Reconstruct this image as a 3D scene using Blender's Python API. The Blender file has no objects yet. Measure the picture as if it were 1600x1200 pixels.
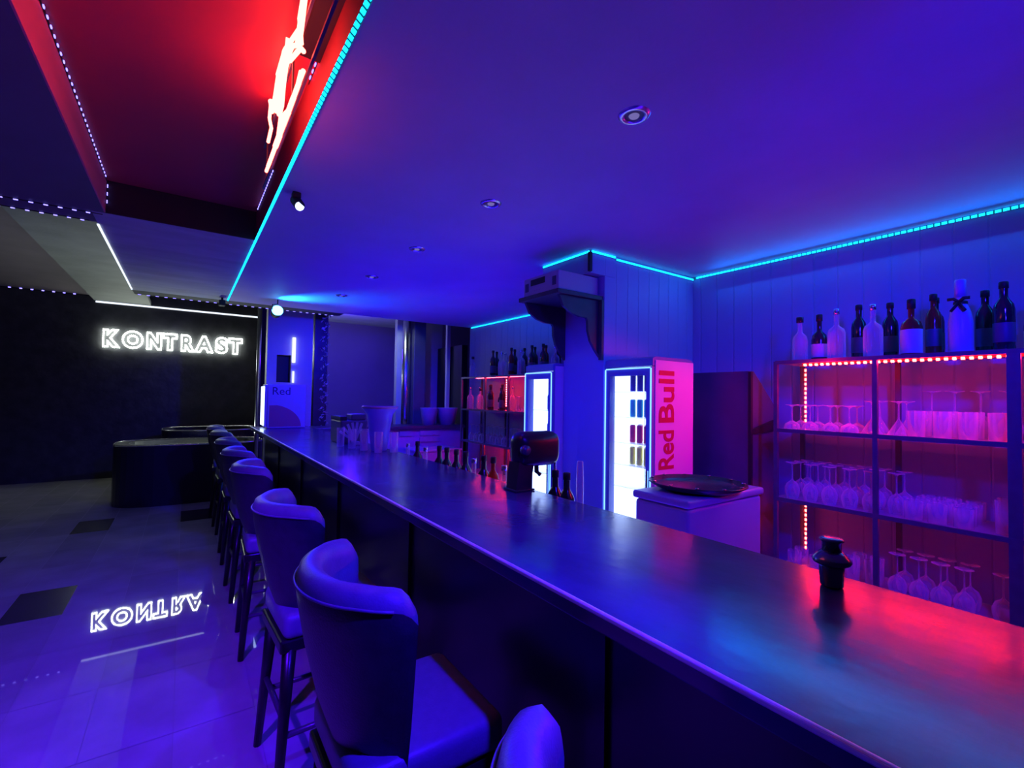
import bpy, bmesh, math, random
from mathutils import Vector, Matrix
random.seed(7)
S = bpy.context.scene
COL = S.collection
PI = math.pi
H = 1.55            # eye height of the photographer
ZC = 2.57           # underside of the dropped ceiling
ZB = 1.12           # bar top

# ------------------------------------------------------------------ helpers
def new_obj(name, data, parent=None):
    o = bpy.data.objects.new(name, data); COL.objects.link(o)
    if parent is not None: o.parent = parent
    return o
def obj(name, bm, mats, parent=None, smooth=False, loc=None):
    me = bpy.data.meshes.new(name)
    bmesh.ops.recalc_face_normals(bm, faces=bm.faces)
    bm.to_mesh(me); bm.free()
    if not isinstance(mats, (list, tuple)): mats = [mats]
    for m in mats: me.materials.append(m)
    if smooth:
        for p in me.polygons: p.use_smooth = True
    o = new_obj(name, me, parent)
    if loc: o.location = loc
    return o
def tag(o, label, cat, group=None):
    o['label'] = label; o['category'] = cat
    if group: o['group'] = group
    return o
def thing(name, label, cat, loc=(0, 0, 0), rz=0, group=None):
    o = new_obj(name, None); o.empty_display_size = .1
    o.location = loc; o.rotation_euler = (0, 0, rz)
    return tag(o, label, cat, group)
def struct(name, bm, m):
    o = obj(name, bm, m); o['kind'] = 'structure'; return o
def dup(root, loc, rz=None, label=None, group=None, scale=None):
    r = root.copy(); COL.objects.link(r); r.location = loc
    if rz is not None: r.rotation_euler = (0, 0, rz)
    if label: r['label'] = label
    if group: r['group'] = group
    if scale: r.scale = (scale,)*3
    for ch in list(root.children):
        c = ch.copy(); COL.objects.link(c); c.parent = r
        for g in list(ch.children):
            d = g.copy(); COL.objects.link(d); d.parent = c
    return r
class Pool:
    """first use places the prototype itself, later uses copy it"""
    def __init__(s, root): s.root = root; s.used = False
    def put(s, loc, rz=0, label=None, group=None, name=None):
        if not s.used:
            s.used = True; r = s.root; r.location = loc; r.rotation_euler = (0, 0, rz)
            if label: r['label'] = label
            if group: r['group'] = group
            return r
        return dup(s.root, loc, rz, label, group)

def box(bm, x0, x1, y0, y1, z0, z1, bev=0, mi=0, seg=2):
    vs = [bm.verts.new(p) for p in ((x0,y0,z0),(x1,y0,z0),(x1,y1,z0),(x0,y1,z0),(x0,y0,z1),(x1,y0,z1),(x1,y1,z1),(x0,y1,z1))]
    fs = [bm.faces.new([vs[i] for i in f]) for f in ((3,2,1,0),(4,5,6,7),(0,1,5,4),(1,2,6,5),(2,3,7,6),(3,0,4,7))]
    for f in fs: f.material_index = mi
    if bev:
        es = list({e for f in fs for e in f.edges})
        bmesh.ops.bevel(bm, geom=es, offset=bev, segments=seg, profile=.5, affect='EDGES')
    return bm
def B(*a, **k): return box(bmesh.new(), *a, **k)
def lathe(bm, prof, n=20, c=(0, 0, 0), mi=0, capb=True, capt=True):
    rings = []
    for r, z in prof:
        rings.append([bm.verts.new((c[0]+r*math.cos(2*PI*i/n), c[1]+r*math.sin(2*PI*i/n), c[2]+z)) for i in range(n)])
    for a, b in zip(rings, rings[1:]):
        for i in range(n):
            f = bm.faces.new((a[i], a[(i+1) % n], b[(i+1) % n], b[i])); f.material_index = mi
    if capb: bm.faces.new(rings[0][::-1]).material_index = mi
    if capt: bm.faces.new(rings[-1]).material_index = mi
    return bm
def L(prof, n=20, **k): return lathe(bmesh.new(), prof, n, **k)
def tube(bm, pts, r, n=8, mi=0, rads=None):
    pts = [Vector(p) for p in pts]; rings = []
    for i, p in enumerate(pts):
        d = (pts[min(i+1, len(pts)-1)] - pts[max(i-1, 0)]).normalized()
        up = Vector((0, 0, 1)) if abs(d.z) < .9 else Vector((0, 1, 0))
        u = d.cross(up).normalized(); v = d.cross(u).normalized()
        rr = rads[i] if rads else r
        rings.append([bm.verts.new(p + u*rr*math.cos(2*PI*k/n) + v*rr*math.sin(2*PI*k/n)) for k in range(n)])
    for a, b in zip(rings, rings[1:]):
        for k in range(n):
            bm.faces.new((a[k], a[(k+1) % n], b[(k+1) % n], b[k])).material_index = mi
    bm.faces.new(rings[0][::-1]).material_index = mi; bm.faces.new(rings[-1]).material_index = mi
    return bm
def prism(bm, poly, axis, a, b, mi=0):
    """poly in the plane across `axis`, extruded a..b"""
    def P(u, v, w):
        return {'x': (w, u, v), 'y': (u, w, v), 'z': (u, v, w)}[axis]
    A = [bm.verts.new(P(u, v, a)) for u, v in poly]; Bv = [bm.verts.new(P(u, v, b)) for u, v in poly]
    bm.faces.new(A).material_index = mi; bm.faces.new(Bv[::-1]).material_index = mi
    n = len(poly)
    for i in range(n):
        bm.faces.new((A[i], A[(i+1) % n], Bv[(i+1) % n], Bv[i])).material_index = mi
    return bm
def text_mesh(name, body, size, ext, m, parent=None, bevel=0, outline=False, sx=1.0, offset=0.0):
    cu = bpy.data.curves.new(name, 'FONT'); cu.body = body; cu.size = size
    cu.extrude = ext; cu.resolution_u = 4; cu.align_x = 'CENTER'; cu.align_y = 'BOTTOM_BASELINE'; cu.offset = offset
    if bevel: cu.bevel_depth = bevel; cu.bevel_resolution = 1
    if outline: cu.fill_mode = 'NONE'
    t = bpy.data.objects.new('tmp', cu); COL.objects.link(t)
    bpy.context.view_layer.update()
    dg = bpy.context.evaluated_depsgraph_get()
    me = bpy.data.meshes.new_from_object(t.evaluated_get(dg))
    bpy.data.objects.remove(t); me.name = name
    me.materials.clear(); me.materials.append(m)
    for v in me.vertices: v.co.x *= sx
    return new_obj(name, me, parent)
ORD = ['first','second','third','fourth','fifth','sixth','seventh','eighth','ninth','tenth','eleventh','twelfth',
       'thirteenth','fourteenth','fifteenth','sixteenth','seventeenth','eighteenth']

# ------------------------------------------------------------------ materials
def mat(name, col, rough=.5, metal=0, spec=.5, noise=0, nscale=8, bump=0, bscale=40, coat=0, stretch=(1, 1, 1)):
    m = bpy.data.materials.new(name); m.use_nodes = True
    nt = m.node_tree; p = nt.nodes['Principled BSDF']
    p.inputs['Base Color'].default_value = (*col, 1); p.inputs['Roughness'].default_value = rough
    p.inputs['Metallic'].default_value = metal; p.inputs['Specular IOR Level'].default_value = spec
    p.inputs['Coat Weight'].default_value = coat; p.inputs['Coat Roughness'].default_value = .08
    if noise or bump:
        tc = nt.nodes.new('ShaderNodeTexCoord'); mp = nt.nodes.new('ShaderNodeMapping')
        mp.inputs['Scale'].default_value = stretch
        nt.links.new(tc.outputs['Object'], mp.inputs['Vector'])
    if noise:
        n = nt.nodes.new('ShaderNodeTexNoise'); n.inputs['Scale'].default_value = nscale; n.inputs['Detail'].default_value = 5
        nt.links.new(mp.outputs[0], n.inputs['Vector'])
        r = nt.nodes.new('ShaderNodeValToRGB')
        r.color_ramp.elements[0].position = .3; r.color_ramp.elements[1].position = .7
        r.color_ramp.elements[0].color = (*[c*(1-noise) for c in col], 1)
        r.color_ramp.elements[1].color = (*[min(1, c*(1+noise)) for c in col], 1)
        nt.links.new(n.outputs['Fac'], r.inputs[0]); nt.links.new(r.outputs[0], p.inputs['Base Color'])
    if bump:
        n2 = nt.nodes.new('ShaderNodeTexNoise'); n2.inputs['Scale'].default_value = bscale; n2.inputs['Detail'].default_value = 4
        nt.links.new(mp.outputs[0], n2.inputs['Vector'])
        b = nt.nodes.new('ShaderNodeBump'); b.inputs['Strength'].default_value = bump; b.inputs['Distance'].default_value = .01
        nt.links.new(n2.outputs['Fac'], b.inputs['Height']); nt.links.new(b.outputs[0], p.inputs['Normal'])
    return m
def emit(name, col, s):
    m = bpy.data.materials.new(name); m.use_nodes = True
    nt = m.node_tree; nt.nodes.clear()
    e = nt.nodes.new('ShaderNodeEmission'); e.inputs[0].default_value = (*col, 1); e.inputs[1].default_value = s
    o = nt.nodes.new('ShaderNodeOutputMaterial'); nt.links.new(e.outputs[0], o.inputs[0])
    return m
def glass(name, tint=(1, 1, 1), body=.17, rim=.92, rough=.08, bodycol=(.95, .9, .95)):
    """thin drinking-glass look: clear face-on, catching light towards its edges"""
    m = bpy.data.materials.new(name); m.use_nodes = True
    nt = m.node_tree; p = nt.nodes['Principled BSDF']; out = nt.nodes['Material Output']
    p.inputs['Base Color'].default_value = (*bodycol, 1); p.inputs['Roughness'].default_value = rough
    p.inputs['Specular IOR Level'].default_value = .8
    t = nt.nodes.new('ShaderNodeBsdfTransparent'); t.inputs[0].default_value = (*tint, 1)
    lw = nt.nodes.new('ShaderNodeLayerWeight'); lw.inputs[0].default_value = .35
    mr = nt.nodes.new('ShaderNodeMapRange'); mr.inputs['To Min'].default_value = body; mr.inputs['To Max'].default_value = rim
    mx = nt.nodes.new('ShaderNodeMixShader')
    nt.links.new(lw.outputs['Facing'], mr.inputs['Value']); nt.links.new(mr.outputs[0], mx.inputs[0])
    nt.links.new(t.outputs[0], mx.inputs[1]); nt.links.new(p.outputs[0], mx.inputs[2]); nt.links.new(mx.outputs[0], out.inputs[0])
    return m
def panelled(name, col, rough, axis, width, depth=.4):
    """painted boards: vertical grooves every `width` metres"""
    m = mat(name, col, rough)
    nt = m.node_tree; p = nt.nodes['Principled BSDF']
    tc = nt.nodes.new('ShaderNodeTexCoord'); sp = nt.nodes.new('ShaderNodeSeparateXYZ')
    nt.links.new(tc.outputs['Object'], sp.inputs[0])
    a = nt.nodes.new('ShaderNodeMath'); a.operation = 'DIVIDE'; a.inputs[1].default_value = width
    nt.links.new(sp.outputs[axis], a.inputs[0])
    f = nt.nodes.new('ShaderNodeMath'); f.operation = 'PINGPONG'; f.inputs[1].default_value = .5
    nt.links.new(a.outputs[0], f.inputs[0])
    c = nt.nodes.new('ShaderNodeMapRange'); c.inputs['From Max'].default_value = .05
    nt.links.new(f.outputs[0], c.inputs['Value'])
    n = nt.nodes.new('ShaderNodeTexNoise'); n.inputs['Scale'].default_value = 5; n.inputs['Detail'].default_value = 6
    nt.links.new(tc.outputs['Object'], n.inputs['Vector'])
    ad = nt.nodes.new('ShaderNodeMath'); ad.operation = 'MULTIPLY_ADD'; ad.inputs[1].default_value = .15
    nt.links.new(n.outputs['Fac'], ad.inputs[0]); nt.links.new(c.outputs[0], ad.inputs[2])
    b = nt.nodes.new('ShaderNodeBump'); b.inputs['Strength'].default_value = depth; b.inputs['Distance'].default_value = .02
    nt.links.new(ad.outputs[0], b.inputs['Height']); nt.links.new(b.outputs[0], p.inputs['Normal'])
    return m

M_ceil = mat('ceiling_paint', (.50, .42, .62), .6, noise=.05, nscale=3, bump=.06, bscale=60)
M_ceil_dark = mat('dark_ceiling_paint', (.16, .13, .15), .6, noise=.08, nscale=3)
M_redglow = mat('recess_glow_tint', (.48, .05, .06), .6, noise=.08, nscale=3)  # the neon's red glow in the recess, put into the base colour
M_plaster = mat('grey_plaster', (.50, .53, .50), .7, noise=.15, nscale=2.5, bump=.2, bscale=25, stretch=(1, 3, 1))
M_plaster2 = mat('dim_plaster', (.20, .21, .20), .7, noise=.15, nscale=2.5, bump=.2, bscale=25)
M_blackpaint = mat('black_wall_paint', (.05, .05, .055), .38, noise=.3, nscale=6, bump=.5, bscale=9)
M_blackceil = mat('black_ceiling_paint', (.02, .02, .024), .7)
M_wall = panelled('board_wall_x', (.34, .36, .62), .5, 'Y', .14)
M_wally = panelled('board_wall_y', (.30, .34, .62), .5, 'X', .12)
M_wallflat = mat('painted_wall', (.60, .60, .62), .55, noise=.04, nscale=2)
M_purple = mat('far_wall_paint', (.35, .30, .36), .7, noise=.08, nscale=1.5)
M_bartop = mat('lacquered_bar_top', (.040, .034, .12), .5, spec=.08, noise=.45, nscale=3.5, bump=.30, bscale=8, stretch=(1.3, .8, 1), coat=1)
M_bartop.node_tree.nodes['Principled BSDF'].inputs['Coat Roughness'].default_value = .17
nt_ = M_bartop.node_tree; pb_ = nt_.nodes['Principled BSDF']      # worn, unevenly polished lacquer
tc_ = nt_.nodes.new('ShaderNodeTexCoord'); nz_ = nt_.nodes.new('ShaderNodeTexNoise'); nz_.inputs['Scale'].default_value = 4.5; nz_.inputs['Detail'].default_value = 8
mr_ = nt_.nodes.new('ShaderNodeMapRange'); mr_.inputs['From Min'].default_value = .15; mr_.inputs['From Max'].default_value = .85
mr_.inputs['To Min'].default_value = .10; mr_.inputs['To Max'].default_value = .27
nt_.links.new(tc_.outputs['Object'], nz_.inputs['Vector']); nt_.links.new(nz_.outputs['Fac'], mr_.inputs['Value']); nt_.links.new(mr_.outputs[0], pb_.inputs['Coat Roughness'])
b_ = nt_.nodes.new('ShaderNodeBump'); b_.inputs['Strength'].default_value = .10; b_.inputs['Distance'].default_value = .006
n3_ = nt_.nodes.new('ShaderNodeTexNoise'); n3_.inputs['Scale'].default_value = 26; n3_.inputs['Detail'].default_value = 6
nt_.links.new(tc_.outputs['Object'], n3_.inputs['Vector']); nt_.links.new(n3_.outputs['Fac'], b_.inputs['Height']); nt_.links.new(b_.outputs[0], pb_.inputs['Coat Normal'])
M_barfront = mat('black_bar_panel', (.018, .018, .022), .3, noise=.4, nscale=3, bump=.12, bscale=6, stretch=(1, .3, 1))
M_metal = mat('brushed_metal', (.7, .7, .75), .25, metal=1)
M_darkmetal = mat('dark_steel', (.10, .10, .12), .35, metal=.4, noise=.1, nscale=20)
M_black = mat('black_plastic', (.02, .02, .024), .3)
M_blackmat = mat('matt_black', (.015, .015, .018), .6)
M_leather_shade = mat('leather_shaded', (.03, .028, .04), .38, noise=.2, nscale=30, bump=.15, bscale=180)  # stool leather on the unlit outer side, shade put into the colour
M_leather_lit = mat('leather_lit', (.17, .18, .25), .42, noise=.08, nscale=30, bump=.12, bscale=180)  # lighter copy of the stool leather where light falls: top, inside, seat
M_legwood = mat('black_stained_wood', (.014, .012, .014), .3, noise=.3, nscale=12)
M_white = mat('white_plastic', (.40, .38, .52), .35, noise=.03, nscale=4)
M_fridge = mat('fridge_blue_paint', (.22, .25, .45), .35)
M_fridgeside = mat('fridge_side_panel', (.85, .60, .75), .10, noise=.03, nscale=3)
M_redtext = mat('red_lettering', (.55, .02, .05), .4)
M_navytext = mat('navy_lettering', (.02, .02, .12), .4)
M_shelf = mat('shelf_board', (.42, .42, .46), .3, noise=.08, nscale=10)
M_rack = mat('rack_steel', (.13, .13, .17), .4, metal=.2, noise=.1, nscale=20)
M_cabinet = mat('dark_cabinet', (.10, .10, .14), .45, noise=.12, nscale=5)
M_bracket = mat('bracket_board', (.05, .045, .06), .5, noise=.2, nscale=10)
M_projector = mat('projector_shell', (.45, .45, .5), .4)
M_glass = glass('clear_glass')
M_glass2 = glass('clear_bottle_glass', body=.16, rim=.85)
M_amber = glass('amber_bottle_glass', tint=(.8, .35, .15), body=.55, rim=.9, bodycol=(.35, .08, .03))
M_dark = mat('dark_bottle_glass', (.02, .025, .03), .08, spec=.8)
M_pane = glass('door_pane', body=.02, rim=.35, rough=.03)
M_bucket = glass('frosted_bucket', body=.55, rim=.9, rough=.3, bodycol=(.30, .36, .85))
M_label = mat('paper_label', (.6, .62, .7), .55, noise=.05, nscale=30)
M_labeldk = mat('dark_label', (.10, .10, .16), .5)
M_champ = mat('frosted_champagne_glass', (.45, .50, .70), .3, noise=.05)
M_tilew = mat('pale_floor_tile', (.40, .39, .37), .02, noise=.14, nscale=3, bump=.002, bscale=10, spec=.6)
M_tilew2 = mat('pale_floor_tile_b', (.36, .35, .33), .025, noise=.14, nscale=3, bump=.002, bscale=10, spec=.6)
M_tiled = mat('dark_floor_tile', (.05, .045, .05), .25, noise=.2, nscale=4)
M_grout = mat('grout', (.27, .26, .25), .5)
M_leaf = mat('garland_leaf', (.75, .72, .75), .3, metal=.3)
E_cyan = emit('cyan_led', (.004, .42, 1), 5)
E_cyan_dim = emit('cyan_led_channel', (.0, .28, .36), .45)
E_dot = emit('blue_dot_led', (.22, .18, 1), 3.6)
E_white = emit('white_led', (.78, .86, 1), 1.5)
E_sign = emit('white_sign_neon', (.90, 1, .88), 22)
E_neon = emit('red_neon', (1, .075, .055), 17)
E_rack = emit('red_led', (1, .028, .020), 60)
E_rack3 = emit('red_led_low', (1, .012, .02), 34)
E_rack2 = emit('red_led_far', (1, .014, .020), 95)
E_fridge = emit('fridge_light_panel', (.42, .58, 1), 4.2)
E_frame = emit('fridge_frame_led', (.12, .30, 1), 3.2)
E_par = emit('blue_par_lens', (.10, .6, 1), 9)
E_spot = emit('spot_lens', (.55, .65, 1), 2.5)
E_lamp = emit('downlight_glow', (.30, .25, .75), .55)

# ------------------------------------------------------------------ floor
bm = bmesh.new()
TX, TY, X0, Y0 = .325, .6, -.975, 4.44
g = .0015
DARK = {(0, 0), (0, 4), (3, 4), (-2, 2), (-3, -4)}
for i in range(-13, 17):
    for j in range(-13, 14):
        x, y = X0+i*TX, Y0+j*TY
        vs = [bm.verts.new(p) for p in ((x+g, y+g, 0), (x+TX-g, y+g, 0), (x+TX-g, y+TY-g, 0), (x+g, y+TY-g, 0))]
        bm.faces.new(vs).material_index = 2 if (i, j) in DARK else (1 if random.random() < .35 else 0)
box(bm, X0-13*TX, X0+17*TX, Y0-13*TY, Y0+14*TY, -.06, -.002, mi=3)
struct('floor', bm, [M_tilew, M_tilew2, M_tiled, M_grout])

# ------------------------------------------------------------------ ceilings and walls
XL, XR, YC = .36, 3.45, 2.31     # left fascia, right wall, wall behind the tall cooler
struct('ceiling', B(XL, XR+.2, -2.6, 6.05, ZC, ZC+.18), M_ceil)
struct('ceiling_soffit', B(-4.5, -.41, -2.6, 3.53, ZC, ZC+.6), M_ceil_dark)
struct('ceiling_tray', B(-.41, XL, -2.6, 3.53, ZC+.19, ZC+.6), M_redglow)
struct('tray_end_shade', B(-.409, XL-.001, 3.520, 3.529, ZC+.0005, ZC+.189), M_blackceil)  # dark sheet painting the shade at the far end of the recess
struct('side_glow_sheet', B(-.4095, -.4035, -2.6, 3.519, ZC+.0005, ZC+.183), mat('side_glow_tint', (.75, .16, .25), .6))  # thin sheet with the neon's red light in its colour
struct('fascia_glow_sheet', B(XL-.0035, XL-.0005, -2.6, 3.519, ZC+.006, ZC+.189), mat('fascia_glow_tint', (.26, .03, .05), .6))  # sheet coloured dark red for the neon light falling on the fascia
struct('ceiling_grey', B(-.466, XL, 3.53, 6.05, ZC, ZC+.6), M_plaster)
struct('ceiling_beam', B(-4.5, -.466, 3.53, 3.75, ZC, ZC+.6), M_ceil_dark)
struct('ceiling_end_band', B(-.466, 1.62, 6.05, 6.27, ZC, ZC+.6), M_blackceil)
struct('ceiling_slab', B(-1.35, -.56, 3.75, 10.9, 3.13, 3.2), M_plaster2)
struct('ceiling_high', B(-4.5, 6.5, 3.5, 11.1, 3.35, 3.45), M_blackceil)
struct('ceiling_far', B(1.63, 3.6, 6.45, 9.4, 2.95, 3.0), M_plaster)
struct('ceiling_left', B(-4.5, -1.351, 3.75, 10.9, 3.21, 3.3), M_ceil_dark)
struct('wall_back', B(-4.6, 1.24, 10.9, 11.0, 0, 3.35), M_blackpaint)
struct('wall_back_right', B(1.24, 6.5, 9.4, 9.5, 0, 3.35), M_purple)
struct('wall_left', B(-4.7, -4.5, -2.6, 11.0, 0, 3.4), M_blackpaint)
struct('wall_right', B(XR, XR+.15, -2.6, 6.03, 0, ZC), M_wall)
struct('wall_pier', B(2.40, XR-.002, YC, YC+.42, 0, ZC-.002), M_wally)
struct('trim_pier_header', B(2.26, 2.50, YC-.004, YC+.52, ZC-.155, ZC-.002), M_wally)
struct('wall_far_right', B(XR+.15, 6.4, 6.2, 6.3, 0, 3.3), M_blackpaint)
# door opening and far uprights behind the end counter
struct('door_1', B(3.52, 3.62, 6.4, 7.6, 0, 2.35), M_blackmat)

# ------------------------------------------------------------------ LED strips
def led_strip(label, p0, p1, w, pitch, duty, m_on, m_ch, group, name='ceiling_light_strip', out=(0, 0, -1), sz=.004):
    p0, p1 = Vector(p0), Vector(p1); d = (p1-p0); ln = d.length; d.normalize()
    o3 = Vector(out); s = d.cross(o3).normalized()
    def bar(bm, a, b, hw, th, lift=0):
        A = p0+d*a+o3*lift; Bp = p0+d*b+o3*lift
        vs = []
        for q in (A, Bp):
            for k in (-1, 1):
                vs.append(bm.verts.new(q+s*hw*k)); vs.append(bm.verts.new(q+s*hw*k+o3*th))
        for f in ((0, 1, 3, 2), (4, 6, 7, 5), (0, 4, 5, 1), (2, 3, 7, 6), (1, 5, 7, 3), (0, 2, 6, 4)):
            bm.faces.new([vs[i] for i in f])
    bm = bmesh.new(); bar(bm, 0, ln, w/2, sz*.6)
    if group == G3: name = 'shelf_light_strip'
    r = obj(name, bm, m_ch); tag(r, label, 'light strip', group)
    bm = bmesh.new(); n = max(1, int(ln/pitch))
    if n > 100:
        for i in range(n): bar(bm, (i+.5-duty/2)*pitch, (i+.5+duty/2)*pitch, w*.42, sz, sz*.55)
        obj('diode_row', bm, m_on, r)['kind'] = 'stuff'
    else:
        bar(bm, (.5-duty/2)*pitch, (.5+duty/2)*pitch, w*.42, sz, sz*.55)
        q = obj('diode', bm, m_on, r)
        for i in range(1, n):
            c = q.copy(); COL.objects.link(c); c.parent = r; c.location = d*(i*pitch)
    return r
G1, G2, G3 = 'cyan light strips round the bar ceiling', 'dotted blue lights on the ceiling edges', 'red light strips on the shelving racks'
led_strip('long cyan light strip along the left edge of the bar ceiling above the stools', (XL, -1.0, ZC-.001), (XL, 6.04, ZC-.001), .016, .028, .55, E_cyan, E_cyan_dim, G1, out=(-.6, 0, -.8))
led_strip('cyan light strip above the right wall with bottle rack', (XR-.004, -2.4, ZC-.012), (XR-.004, YC-.01, ZC-.012), .016, .03, .75, E_cyan, E_cyan_dim, G1, out=(-1, 0, 0))
led_strip('cyan light strip over the boards behind the tall cooler', (2.51, YC-.004, ZC-.022), (XR-.01, YC-.004, ZC-.022), .015, .03, .8, E_cyan, E_cyan_dim, G1, out=(0, -1, 0))
led_strip('short cyan light strip on the front of the pier corner', (2.26, YC-.008, ZC-.010), (2.50, YC-.008, ZC-.010), .015, .03, .8, E_cyan, E_cyan_dim, G1, out=(0, -1, 0))
led_strip('short cyan light strip above the black ceiling shelf box', (2.256, YC, ZC-.010), (2.256, YC+.52, ZC-.010), .015, .03, .8, E_cyan, E_cyan_dim, G1, out=(-1, 0, 0))
led_strip('cyan light strip above the far bottle rack', (XR-.004, YC+.5, ZC-.012), (XR-.004, 6.0, ZC-.012), .016, .03, .8, E_cyan, E_cyan_dim, G1, out=(-1, 0, 0))
led_strip('dotted blue lights running up the left edge of the red-lit ceiling recess', (-.402, -.6, ZC+.180), (-.402, 3.5, ZC+.180), .008, .05, .26, E_dot, M_blackmat, G2, out=(1, 0, 0))
led_strip('short upright row of blue dots at the recess corner', (-.402, 3.510, ZC+.175), (-.402, 3.510, ZC), .008, .045, .4, E_dot, M_blackmat, G2, out=(1, 0, 0))
led_strip('dotted blue lights across the left ceiling from the frame edge to the recess corner', (-2.6, 3.56, ZC-.001), (-.42, 3.56, ZC-.001), .010, .058, .30, E_dot, M_blackmat, G2)
led_strip('second shorter row of blue dots below the first on the left beam', (-2.3, 3.735, ZC-.001), (-.50, 3.735, ZC-.001), .009, .058, .28, E_dot, M_blackmat, G2)
led_strip('dotted blue lights above the red neon letters beside the cyan strip', (XL-.004, .2, ZC+.17), (XL-.004, 1.9, ZC+.17), .008, .042, .4, E_dot, M_blackmat, G2, out=(-1, 0, 0))
led_strip('tiny row of blue dots past the far end of the red neon letters', (XL-.004, 2.75, ZC+.17), (XL-.004, 3.45, ZC+.17), .008, .042, .4, E_dot, M_blackmat, G2, out=(-1, 0, 0))
led_strip('dotted lights along the dark band above the white wall letters', (-.46, 6.265, ZC-.001), (1.60, 6.265, ZC-.001), .010, .075, .35, E_dot, M_blackmat, G2)
led_strip('dotted lights at the top of the dark wall at far left', (-4.4, 10.88, 3.205), (-1.42, 10.88, 3.205), .025, .13, .24, E_dot, M_blackmat, G2, out=(0, -1, 0))
led_strip('bright white light strip edging the grey ceiling panel', (-.466, 3.78, ZC-.001), (-.466, 6.0, ZC-.001), .012, .02, .9, E_white, E_white, None)
led_strip('long white light line on top of the dark wall above the white letters', (-1.33, 10.89, 3.11), (1.20, 10.89, 3.11), .03, .05, .95, E_white, E_white, None, out=(0, -1, 0))

# ------------------------------------------------------------------ downlights and ceiling spots
dl = thing('downlight', '', 'ceiling light')
obj('trim_ring', L([(.034, -.002), (.040, -.008), (.052, -.006), (.058, 0)], 28, capb=False, capt=False), M_metal, dl, True)
obj('reflector', L([(.034, -.003), (.026, .0), (.020, -.001)], 24, capb=False), M_darkmetal, dl, True)
obj('bulb', L([(.019, -.002), (.016, -.007), (.006, -.010)], 16), E_lamp, dl, True)
pool = Pool(dl)
for k, lab in enumerate(['nearest and largest round downlight in the violet ceiling', 'second round downlight from the camera in the violet ceiling',
                         'third round downlight from the camera in the violet ceiling', 'fourth small round downlight, in the blue part of the ceiling',
                         'fifth and farthest small downlight, near the blue ceiling flare']):
    pool.put((1.295, 1.11+.96*k, ZC), 0, lab, 'round downlights in a row')
s1 = thing('ceiling_spotlight', 'small lit spotlight under the bar ceiling beside the cyan edge strip', 'spotlight', (.435, 2.56, ZC))
obj('mount', B(-.02, .02, -.02, .02, -.03, 0, bev=.004), M_blackmat, s1)
obj('housing', tube(bmesh.new(), [(0, .02, -.03), (.012, -.03, -.075)], .026, 16), M_blackmat, s1)
obj('lens', tube(bmesh.new(), [(.012, -.03, -.0755), (.0125, -.0315, -.0765)], .023, 16), E_spot, s1)
s2 = thing('stage_spotlight', 'bright blue stage light hanging at the far end of the bar ceiling', 'spotlight', (.80, 5.62, ZC))
obj('yoke', tube(bmesh.new(), [(0, 0, 0), (0, 0, -.05), (-.05, 0, -.06), (-.05, 0, -.12)], .007), M_blackmat, s2)
obj('housing', tube(bmesh.new(), [(0, .12, -.14), (0, .0, -.12)], .05, 18), M_blackmat, s2)
obj('lens', tube(bmesh.new(), [(0, -.001, -.12), (0, -.006, -.119)], .056, 18), E_par, s2)
s3 = thing('ceiling_camera', 'tiny dark box mounted under the grey ceiling panel edge', 'camera', (.30, 5.9, ZC))
obj('arm', B(-.01, .01, -.01, .01, -.03, 0), M_blackmat, s3); obj('body', B(-.03, .03, -.05, .05, -.09, -.03, bev=.008), M_blackmat, s3)

# ------------------------------------------------------------------ red neon lettering on the hanging board
XN = .262
nb = thing('neon_sign', 'glowing white and red neon lettering hanging in the red-lit ceiling recess', 'neon sign', (XN, 1.9, ZC+.18))
def NP(y, z): return (-.012, y-1.9, z-(ZC+.18))
for z in (-.26, -.07):
    obj('mounting_bar', B(.002, .010, -1.0, .50, z-.005, z+.005), M_darkmetal, nb)
for y in (-.9, -.2, .4): obj('hanger', B(.003, .009, y-.004, y+.004, -.265, .0095), M_darkmetal, nb)
NEON = [([(1.4336, 2.7061), (1.4791, 2.6414), (1.5119, 2.6036)], 0.009600000000000001), ([(1.4605, 2.706), (1.5031, 2.6768), (1.4607, 2.5756)], 0.0064), ([(1.5188, 2.6516), (1.7618, 2.742), (1.8893, 2.742), (1.9217, 2.742)], 0.0072), ([(1.5119, 2.6036), (1.6132, 2.6624), (1.654, 2.6384), (1.4687, 2.5671), (1.4277, 2.5325)], 0.0072), ([(1.68, 2.7298), (1.719, 2.6769), (1.8346, 2.675), (1.9376, 2.6095)], 0.0104), ([(1.7709, 2.742), (1.8568, 2.7229), (1.9286, 2.6416)], 0.008), ([(1.8883, 2.741), (1.9675, 2.6866), (2.0428, 2.662), (2.1114, 2.742)], 0.0072), ([(1.7305, 2.6726), (1.7736, 2.6297), (1.8017, 2.5646), (1.8549, 2.5564)], 0.008), ([(2.0729, 2.7293), (2.1128, 2.6704), (2.047, 2.5996), (2.1297, 2.5798)], 0.0064), ([(1.4479, 2.4841), (1.4903, 2.47), (1.5021, 2.47), (1.6358, 2.47)], 0.0072), ([(1.4177, 2.47), (1.4275, 2.47), (1.4604, 2.47), (1.5388, 2.47), (1.626, 2.47)], 0.0064), ([(1.6606, 2.47), (1.7929, 2.5144), (1.8342, 2.47), (1.9214, 2.47)], 0.009600000000000001), ([(1.566, 2.47), (1.6296, 2.47), (1.7224, 2.47), (1.8014, 2.47)], 0.008), ([(1.8296, 2.47), (2.0218, 2.4734), (2.1111, 2.47), (2.1603, 2.47)], 0.0064), ([(1.8866, 2.47), (1.9758, 2.47), (2.1081, 2.47)], 0.0072)]
for k, (pl, r) in enumerate(NEON):
    obj('neon_tube', tube(bmesh.new(), [NP(y, z) for y, z in pl], r, 8), E_neon, nb, True)

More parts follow.
